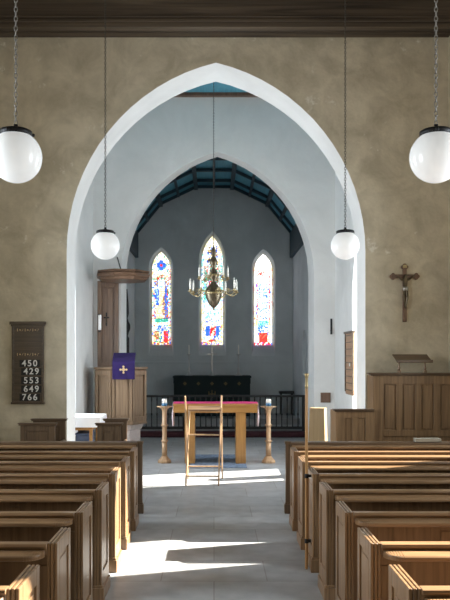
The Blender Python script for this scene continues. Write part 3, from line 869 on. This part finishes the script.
# ------------------------------------------------------------------ pulpit
DP = 14.2
t = thing('pulpit', (X(120.5, DP), DP, 0), 'octagonal oak pulpit with backboard and canopy left of the inner arch', 'pulpit')
px0 = X(120.5, DP)
A0 = R(-12)
def octa(r): return [(r * math.cos(A0 + k * PI / 4), r * math.sin(A0 + k * PI / 4)) for k in range(8)]
zc0, zc1 = .66, Z(367, DP)
MB().prism(octa(.43), 0, .12, 'z').prism(octa(.40), .12, .50, 'z').prism(octa(.42), .50, zc0 - .05, 'z', None, octa(.47)).build('stone_base', M['pstone'], t, .008)
b = MB()
b.prism(octa(.49), zc0, zc1 - .06, 'z')
ov = octa(.49)
for k in range(8):
    (ax, ay), (bx, by) = ov[k], ov[(k + 1) % 8]
    mid = Vector(((ax + bx) / 2, (ay + by) / 2, 0)); L = math.hypot(bx - ax, by - ay)
    tx = Vector((bx - ax, by - ay, 0)).normalized()
    nn = Vector((mid.x, mid.y, 0)).normalized()
    mt = Matrix.Translation(mid) @ Matrix((( tx.x, nn.x, 0, 0), (tx.y, nn.y, 0, 0), (0, 0, 1, 0), (0, 0, 0, 1)))
    z0, z1 = zc0, zc1 - .06
    st = .05
    b.box(-L / 2, -L / 2 + st, 0, .035, z0, z1, mt).box(L / 2 - st, L / 2, 0, .035, z0, z1, mt)
    b.box(-L / 2 + st, L / 2 - st, 0, .035, z1 - .09, z1, mt).box(-L / 2 + st, L / 2 - st, 0, .035, z0, z0 + .09, mt)
    b.box(-L / 2 + st + .025, L / 2 - st - .025, 0, .015, z0 + .125, z1 - .125, mt)
b.build('drum', M['pul_v'], t, .003)
MB().prism(octa(.50), zc1 - .06, zc1 - .035, 'z', None, octa(.535)).prism(octa(.55), zc1 - .035, zc1, 'z').build('cornice', M['pul_v'], t, .004)
MB().prism(octa(.535), zc0 - .05, zc0 - .015, 'z').prism(octa(.53), zc0 - .015, zc0 + .02, 'z', None, octa(.50)).build('base_moulding', M['pul_v'], t, .004)
xb0, xb1 = X(97.5, 14.8) - px0, X(118.5, 14.8) - px0
zb0, zb1 = zc1 - .05, Z(280, 14.6)
b = MB(); yb_ = YC - .07 - DP
b.box(xb0, xb1, yb_, yb_ + .03, zb0, zb1)
b.box(xb0, xb0 + .08, yb_ - .045, yb_, zb0, zb1).box(xb1 - .08, xb1, yb_ - .045, yb_, zb0, zb1)
b.box(xb0 + .08, xb1 - .08, yb_ - .045, yb_, zb1 - .12, zb1).box(xb0 + .08, xb1 - .08, yb_ - .045, yb_, zb0, zb0 + .12)
b.box(xb0 + .105, xb1 - .105, yb_ - .015, yb_, zb0 + .15, zb1 - .15)
b.build('backboard', M['back_v'], t, .003)
tc = (X(122.3, DP) - px0)
zs0 = Z(279.5, 14.0)
def off(pts): return [(x + tc, y + .12) for x, y in pts]
MB().prism(off(octa(.47)), zs0, zs0 + .06, 'z', None, off(octa(.50))).prism(off(octa(.53)), zs0 + .06, zs0 + .12, 'z', None, off(octa(.55))).prism(off(octa(.50)), zs0 + .115, zs0 + .15, 'z').prism(off(octa(.535)), zs0 + .15, zs0 + .185, 'z').build('canopy', M['pul_h'], t, .005)
MB().tube([(X(122, 14.4) - px0, .15, zs0 + .17), (X(117, 14.86) - px0, YC - DP - .002, Z(257, 14.86))], .012, 8).build('stay_rod', M['iron'], t)
fx, fy = X(124, 13.75) - px0, -.42
mt = Matrix.Translation((fx, fy, zc1)) @ Matrix.Rotation(R(3), 4, 'Z')
b = MB(); b.prism([(-.16, .10), (-.155, .08), (.16, .24), (.155, .26)], -.2, .2, 'x', mt); b.box(-.03, .03, -.04, .04, 0, .16, mt)
b.build('book_rest', M['pul_h'], t, .003)
# purple fall over the book rest
mt2 = Matrix.Translation((px0 + fx, DP + fy, zc1)) @ Matrix.Rotation(R(3), 4, 'Z')
b = MB()
N = 10
top = [(-.204, y, z) for y, z in ((.15, .272), (-.16, .115))]
rows = [(.155, .268), (.0, .190), (-.165, .112), (-.180, .095), (-.183, -.05), (-.180, -.22)]
vs, fs = [], []
for th in (0, .006):
    for (y, z) in rows:
        for j in range(N + 1):
            vs.append((-.207 + .414 * j / N, y - th + (.006 * math.sin(j * 2.1) if z < .05 else 0), z + th))
n1 = len(rows) * (N + 1)
for o_ in (0, n1):
    for i in range(len(rows) - 1):
        for j in range(N):
            q = o_ + i * (N + 1) + j; fs.append((q, q + 1, q + N + 2, q + N + 1))
b.add(vs, fs, True, mt2)
fall = tag(b.build('pulpit_fall', M['purple']), 'purple cloth with a gold cross hanging over the pulpit book rest', 'cloth')
mt3 = mt2 @ Matrix.Translation((0, -.198, -.04))
cb = MB(); cb.box(-.012, .012, 0, .006, -.055, .055, mt3).box(-.055, .055, 0, .006, -.012, .012, mt3)
for x, z in ((0, .055), (0, -.055), (.055, 0), (-.055, 0)):
    cb.lathe([(.001, 0), (.02, 0), (.02, .006), (.001, .006)], (0, 0, 0), 10, False, mt3 @ Matrix.Translation((x, .006, z)) @ Matrix.Rotation(PI / 2, 4, 'X'))
cb.lathe([(.03, 0), (.03, .006), (.024, .006), (.024, 0)], (0, 0, 0), 16, False, mt3 @ Matrix.Translation((0, .006, 0)) @ Matrix.Rotation(PI / 2, 4, 'X'))
cb.build('gold_cross', M['goldcross'], fall)
# small cross and light switch on / by the backboard
yk = YC - .07 - .0155
t = thing('wall_cross', (X(106.5, yk), yk, Z(326, yk)), 'small dark cross on the pulpit backboard', 'cross')
MB().box(-.012, .012, -.02, 0, 0, .27).box(-.055, .055, -.02, 0, .155, .18).build('cross', M['iron'], t, .003)
MB().tube([(0, -.03, .06), (0, -.032, .15), (0, -.035, .19)], [.008, .014, .012], 8).build('figure', M['bronze'], t)
xs_ = -CX + .002
t = thing('wall_light', (X(99.5, 14.7), 14.74, Z(322, 14.74)), 'small white tubular lamp left of the pulpit backboard', 'lamp')
MB().box(-.04, -.01, .10, .16, -.22, .16).box(-.03, .01, -.01, .13, .13, .16).box(-.03, .01, -.01, .13, -.2, -.17).build('bracket', M['iron'], t)
MB().lathe([(.001, -.16), (.03, -.16), (.03, .14), (.001, .14)], n=12).build('tube', M['opal'], t)

# ------------------------------------------------------------------ white cloth table with blue box, left crossing
t = thing('side_table', (-2.13, 12.15, 0), 'small wooden table under a white cloth left of the pulpit', 'table')
zt = .905
MB().box(-.27, .27, -.35, .35, zt - .03, zt).build('tabletop', M['honey_h'], t, .003)
for sx in (-1, 1):
    for sy in (-1, 1): MB().box(sx * .15 - .025, sx * .15 + .025, sy * .32 - .025, sy * .32 + .025, 0, zt - .03).build('leg', M['honey_v'], t, .003)
b = MB()
for sy in (-1, 1): b.box(-.125, .125, sy * .32 - .012, sy * .32 + .012, zt - .20, zt - .13)
for sx in (-1, 1): b.box(sx * .15 - .012, sx * .15 + .012, -.295, .295, zt - .20, zt - .13)
b.build('apron', M['honey_h'], t, .003)
c = MB(); c.box(-.30, .30, -.38, .38, zt + .001, zt + .012)
vs, fs = [], []
ring = [(-.30, -.38), (.30, -.38), (.30, .38), (-.30, .38)]
pts = []
for i in range(4):
    a_, b_ = ring[i], ring[(i + 1) % 4]
    for k in range(8): pts.append((a_[0] + (b_[0] - a_[0]) * k / 8, a_[1] + (b_[1] - a_[1]) * k / 8))
n = len(pts)
for lev, z in enumerate((zt + .010, zt - .05, zt - .15)):
    for k, (x, y) in enumerate(pts):
        q = 1 + lev * .01 + (.015 * math.sin(k * 1.7) if lev else 0)
        vs.append((x * q, y * q, z))
for lev in range(2):
    for k in range(n): fs.append((lev * n + k, lev * n + (k + 1) % n, (lev + 1) * n + (k + 1) % n, (lev + 1) * n + k))
c.add(vs, fs, True)
tag(c.build('tablecloth', M['linen'], None, 0, (-2.13, 12.15, 0)), 'white cloth draped over the small table left of the pulpit', 'tablecloth')
t = thing('storage_box', (-2.135, 12.15, 0), 'dark blue box standing under the white cloth table', 'box')
MB().box(-.11, .11, -.25, .25, 0, .62).build('body', M['bluebox'], t, .01)
MB().box(-.115, .115, -.255, .255, .62, .65).build('lid', M['bluebox'], t, .008)

# ------------------------------------------------------------------ chandelier
DCH = 13.0
zc = lambda y: Z(y, DCH)
zb = zc(310)
t = thing('chandelier', (X(213.6, DCH), DCH, zb), 'brass two-tier chandelier with white candles hanging under the arch', 'chandelier')
q = lambda y: zc(y) - zb
pr = [(.004, 0), (.022, .01), (.012, .03), (.03, .045), (.085, q(304)), (.135, q(298)), (.15, q(293)), (.125, q(288)), (.06, q(284)), (.035, q(281)),
      (.07, q(278)), (.085, q(275)), (.055, q(271)), (.03, q(268)), (.055, q(265)), (.075, q(262)), (.05, q(258.5)), (.025, q(256)), (.045, q(253)), (.04, q(250)), (.018, q(247.5)), (.008, q(246))]
MB().lathe(pr, n=24).build('stem', M['bronze'], t)
MB().lathe([(.152, q(294)), (.158, q(293)), (.152, q(292))], n=24).build('collar', M['brass'], t)
MB().lathe([(.087, q(276)), (.092, q(275)), (.087, q(274))], n=24).build('collar', M['brass'], t)
def arms(n, r, zroot, zcup, droop, r0, ph):
    for k in range(n):
        a = 2 * PI * k / n + ph
        ca, sa = math.cos(a), math.sin(a)
        path = []
        for i in range(15):
            u = i / 14
            rad = r0 + (r - r0) * (u if u < .8 else .8 + .2 * math.sin((u - .8) / .2 * PI / 2))
            z = zroot + (zcup - zroot) * u ** 3 - droop * math.sin(PI * min(1, u * 1.02)) + .035 * math.sin(2 * PI * u)
            path.append((rad * ca, rad * sa, z))
        b = MB(); b.tube(path, .009, 7)
        c_ = (r * ca, r * sa, zcup)
        b.lathe([(.008, -.01), (.02, 0), (.048, .012), (.05, .018), (.02, .016), (.02, .035), (.026, .05), (.016, .05)], c_, 14)
        hx = (r0 + (r - r0) * .55); b.torus((hx * ca, hx * sa, zroot + .01), .028, .006, Matrix.Rotation(a, 4, 'Z'), 1, 10, 5)
        ar = b.build('arm', M['brass'], t)
        cd = MB(); cd.lathe([(.016, .045), (.0165, .20), (.014, .205), (.004, .205)], c_, 10).lathe([(.006, .205), (.009, .222), (.005, .24), (.001, .25)], c_, 8)
        cd.build('candle', M['wax'], ar)
arms(8, .42, q(291), q(292.5), .055, .13, R(14))
arms(6, .255, q(275), q(279.5), .05, .07, R(10))
zr = CTOP - zb
chain(q(246), zr - .03, 'chain', t, .009, .0032)
MB().lathe([(.05, zr - .04), (.045, zr - .015), (.06, zr - .0005)], n=16).build('ceiling_rose', M['iron'], t)

# ------------------------------------------------------------------ chancel furniture
YR = 17.5
t = thing('communion_rail', (0, YR, 0), 'dark painted communion rail with upright balusters across the chancel', 'altar rail')
zt = Z(395, YR)
hwr = HX - .01
MB().box(-hwr, hwr, -.05, .05, zt - .05, zt).build('top_rail', M['rail'], t, .008)
MB().box(-hwr, hwr, -.03, .03, .16, .22).build('bottom_rail', M['rail'], t, .006)
nb = 34
for k in range(nb):
    x = -hwr + .06 + (2 * hwr - .12) * k / (nb - 1)
    if k % 11 == 0: MB().box(x - .035, x + .035, -.035, .035, 0, zt - .05).build('post', M['rail'], t, .004)
    else: MB().lathe([(.018, .22), (.012, .25), (.012, .48), (.02, .5), (.02, .53), (.012, .55), (.012, .82), (.018, .86), (.014, zt - .05)], (x, 0, 0), 8).build('baluster', M['rail'], t)
t = MB().box(-hwr + .02, hwr - .02, -.14, .14, 0, .13)
tag(t.build('kneeler', M['maroon'], None, .03, (0, YR - .24, 0)), 'long dark red kneeling cushion along the foot of the rail', 'kneeler')

YAL = 19.45
t = thing('high_altar', (X(212, YAL), YAL, .30), 'dark altar with gold-embroidered frontal below the centre stained window', 'altar')
wz = 39 * YAL / F; ha = Z(376, YAL) - .30
MB().box(-wz + .02, wz - .02, .02, .75, 0, ha - .05).build('body', M['frontal'], t, .01)
MB().box(-wz - .01, wz + .01, -.02, .78, ha - .05, ha).build('tabletop', M['frontal'], t, .008)
MB().box(-wz + .01, wz - .01, -.008, .015, ha - .20, ha - .05).build('frontlet', M['frontal'], t)
g = MB()
for k in range(5):
    x = -.72 + .36 * k
    for a in range(4):
        g.lathe([(.001, 0), (.022, 0), (.022, .006), (.001, .006)], (0, 0, 0), 8, False, Matrix.Translation((x + .026 * math.cos(a * PI / 2), -.008, ha - .2 + .026 * math.sin(a * PI / 2))) @ Matrix.Rotation(PI / 2, 4, 'X'))
g.build('gold_emblem', M['gold'], t)
g = MB(); zk = Z(394, YAL) - .30
g.box(-.012, .012, 0, .02, zk - .10, zk + .10).box(-.08, .08, 0, .02, zk - .012, zk + .012)
for s in (-1, 1): g.box(s * .07, s * .095, 0, .02, zk - .07, zk + .07)
g.build('gold_emblem', M['gold'], t)
zal = .30 + ha
for px, s in ((189, 'left'), (238.5, 'right')):
    c = thing('altar_candlestick', (X(px, 19.95), 19.95, zal), 'tall silver candlestick on the %s of the dark altar' % s, 'candlestick', 'silver candlesticks on the dark altar')
    MB().lathe([(.10, 0), (.10, .02), (.06, .05), (.03, .09), (.018, .12), (.035, .17), (.016, .22), (.014, .42), (.03, .46), (.016, .5), (.02, .54), (.07, .57), (.07, .58), (.02, .58)], n=16).build('stem', M['silver'], c)
    MB().lathe([(.018, .575), (.018, .82), (.004, .825), (.003, .85)], n=10).build('candle', M['wax'], c)
c = thing('altar_cross', (X(212, 20.0), 20.0, zal), 'pale standing cross in the middle of the dark altar', 'cross')
MB().lathe([(.09, 0), (.09, .02), (.05, .05), (.02, .08), (.02, .12)], n=16).build('base', M['silver'], c)
MB().box(-.02, .02, -.015, .015, .12, .78).box(-.14, .14, -.015, .015, .56, .60).build('cross', M['silver'], c, .004)
t = thing('credence_table', (X(288, 20.15) - .045, 20.15, .30), 'small dark credence table in the right corner of the chancel', 'table')
hcr = Z(391, 20.15) - .30
MB().box(-.2, .2, -.14, .14, hcr - .07, hcr).build('tabletop', M['rail'], t, .005)
for sx in (-1, 1):
    for sy in (-1, 1): MB().box(sx * .15 - .02, sx * .15 + .02, sy * .1 - .02, sy * .1 + .02, 0, hcr - .07).build('leg', M['rail'], t)
# dark processional staff on the north side of the chancel
ys = 16.4
xs_ = X(126.5, ys)
t = thing('processional_staff', (xs_, ys, 0), 'tall dark staff with a round knop left of the chancel arch opening', 'staff')
MB().lathe([(.16, 0), (.16, .06), (.06, .10), (.05, .14)], n=16).build('base', M['iron'], t)
zn = Z(327, ys)
MB().lathe([(.055, .14), (.062, zn - .25), (.035, zn - .2), (.05, zn - .13), (.085, zn - .04), (.085, zn + .05), (.05, zn + .12), (.03, zn + .2), (.055, zn + .3), (.045, zn + .55), (.02, Z(289, ys))], n=14).build('shaft', M['iron'], t)

# small wooden plaque and hook on the right of the inner arch
yq = YC - .002
t = MB().box(-.10, .10, -.025, 0, -.10, .10).box(-.085, .085, -.032, -.025, -.085, .085)
tag(t.build('wall_plaque', M['cross'], None, .003, (X(325.5, yq), yq, Z(397.5, yq))), 'small square brown wooden plaque on the white wall above the pedestal', 'plaque')
t = thing('wall_hook', (X(331.3, yq), yq, Z(328, yq)), 'small black iron hook on the white corner above the plaque', 'hook')
MB().box(-.02, .02, -.012, 0, -.13, .19).build('back_plate', M['iron'], t)
MB().tube([(0, -.01, -.03), (0, -.06, -.09), (-.02, -.10, -.09), (-.03, -.11, -.04)], .012, 8).build('hook', M['iron'], t)

# ------------------------------------------------------------------ light
def area(name, loc, rot, sx, sy, power, col):
    l = bpy.data.lights.new(name, 'AREA'); l.shape = 'RECTANGLE'; l.size = sx; l.size_y = sy
    l.energy = power; l.color = col
    o = bpy.data.objects.new(name, l); COL.objects.link(o); o.location = loc; o.rotation_euler = rot
    return o
SKY = (0.85, 0.935, 1.0)
for i, w in enumerate(nw):
    hh = (w['so'] + w['ao']) / 2
    area('daylight_south', (NX + .55, w['c'], hh), (0, R(90), 0), 2.6, 2 * w['wo'], (80, 125)[i], SKY)
    area('daylight_fill_north', (-NX - .55, w['c'], hh), (0, R(-90), 0), 2.6, 2 * w['wo'], (90, 140)[i], SKY)  # added fill, placed at unseen north windows
area('warm_fill_west', (0, WY - .55, 5.0), (R(90), 0, 0), 1.6, 2.4, 110, (1.0, 0.90, 0.72))  # added warm front fill behind the camera, at an unseen west window
area('daylight_crossing_south', (CX + .45, 12.3, 2.5), (0, R(90), 0), 2.7, 1.2, 110, SKY)
area('daylight_crossing_north', (-CX - .45, 12.3, 2.5), (0, R(-90), 0), 2.7, 1.2, 130, SKY)
sl_ = bpy.data.lights.new('sun', 'SUN'); sl_.energy = 36; sl_.angle = R(0.6); sl_.color = (1.0, 0.93, 0.82)
so = bpy.data.objects.new('sun', sl_); COL.objects.link(so)
el = R(32)
d = Vector((-.958 * math.cos(el), -.287 * math.cos(el), -math.sin(el)))
so.rotation_euler = d.to_track_quat('-Z', 'Y').to_euler(); so.location = (12, 16, 9)
wd = bpy.data.worlds.new('sky'); SC.world = wd; wd.use_nodes = True
wd.node_tree.nodes['Background'].inputs[0].default_value = (0.62, 0.78, 1.0, 1)
wd.node_tree.nodes['Background'].inputs[1].default_value = 0.8

# ------------------------------------------------------------------ camera
cam = bpy.data.cameras.new('camera'); co = bpy.data.objects.new('camera', cam); COL.objects.link(co)
co.location = (0, 0, HC); co.rotation_euler = (R(90), 0, 0)
cam.sensor_width = 36; cam.sensor_fit = 'AUTO'; cam.lens = F / 600 * 36
cam.shift_x = (225 - VX) / 600; cam.shift_y = (VY - 300) / 600
cam.clip_start = .05; cam.clip_end = 200
SC.camera = co
SC.view_settings.view_transform = 'Standard'; SC.view_settings.look = 'None'
SC.view_settings.exposure = 0.0; SC.view_settings.gamma = 1.0; SC.view_settings.use_curve_mapping = False
SC.cycles.use_denoising = True
SC.cycles.max_bounces = 10; SC.cycles.diffuse_bounces = 6
SC.cycles.sample_clamp_indirect = 6.0
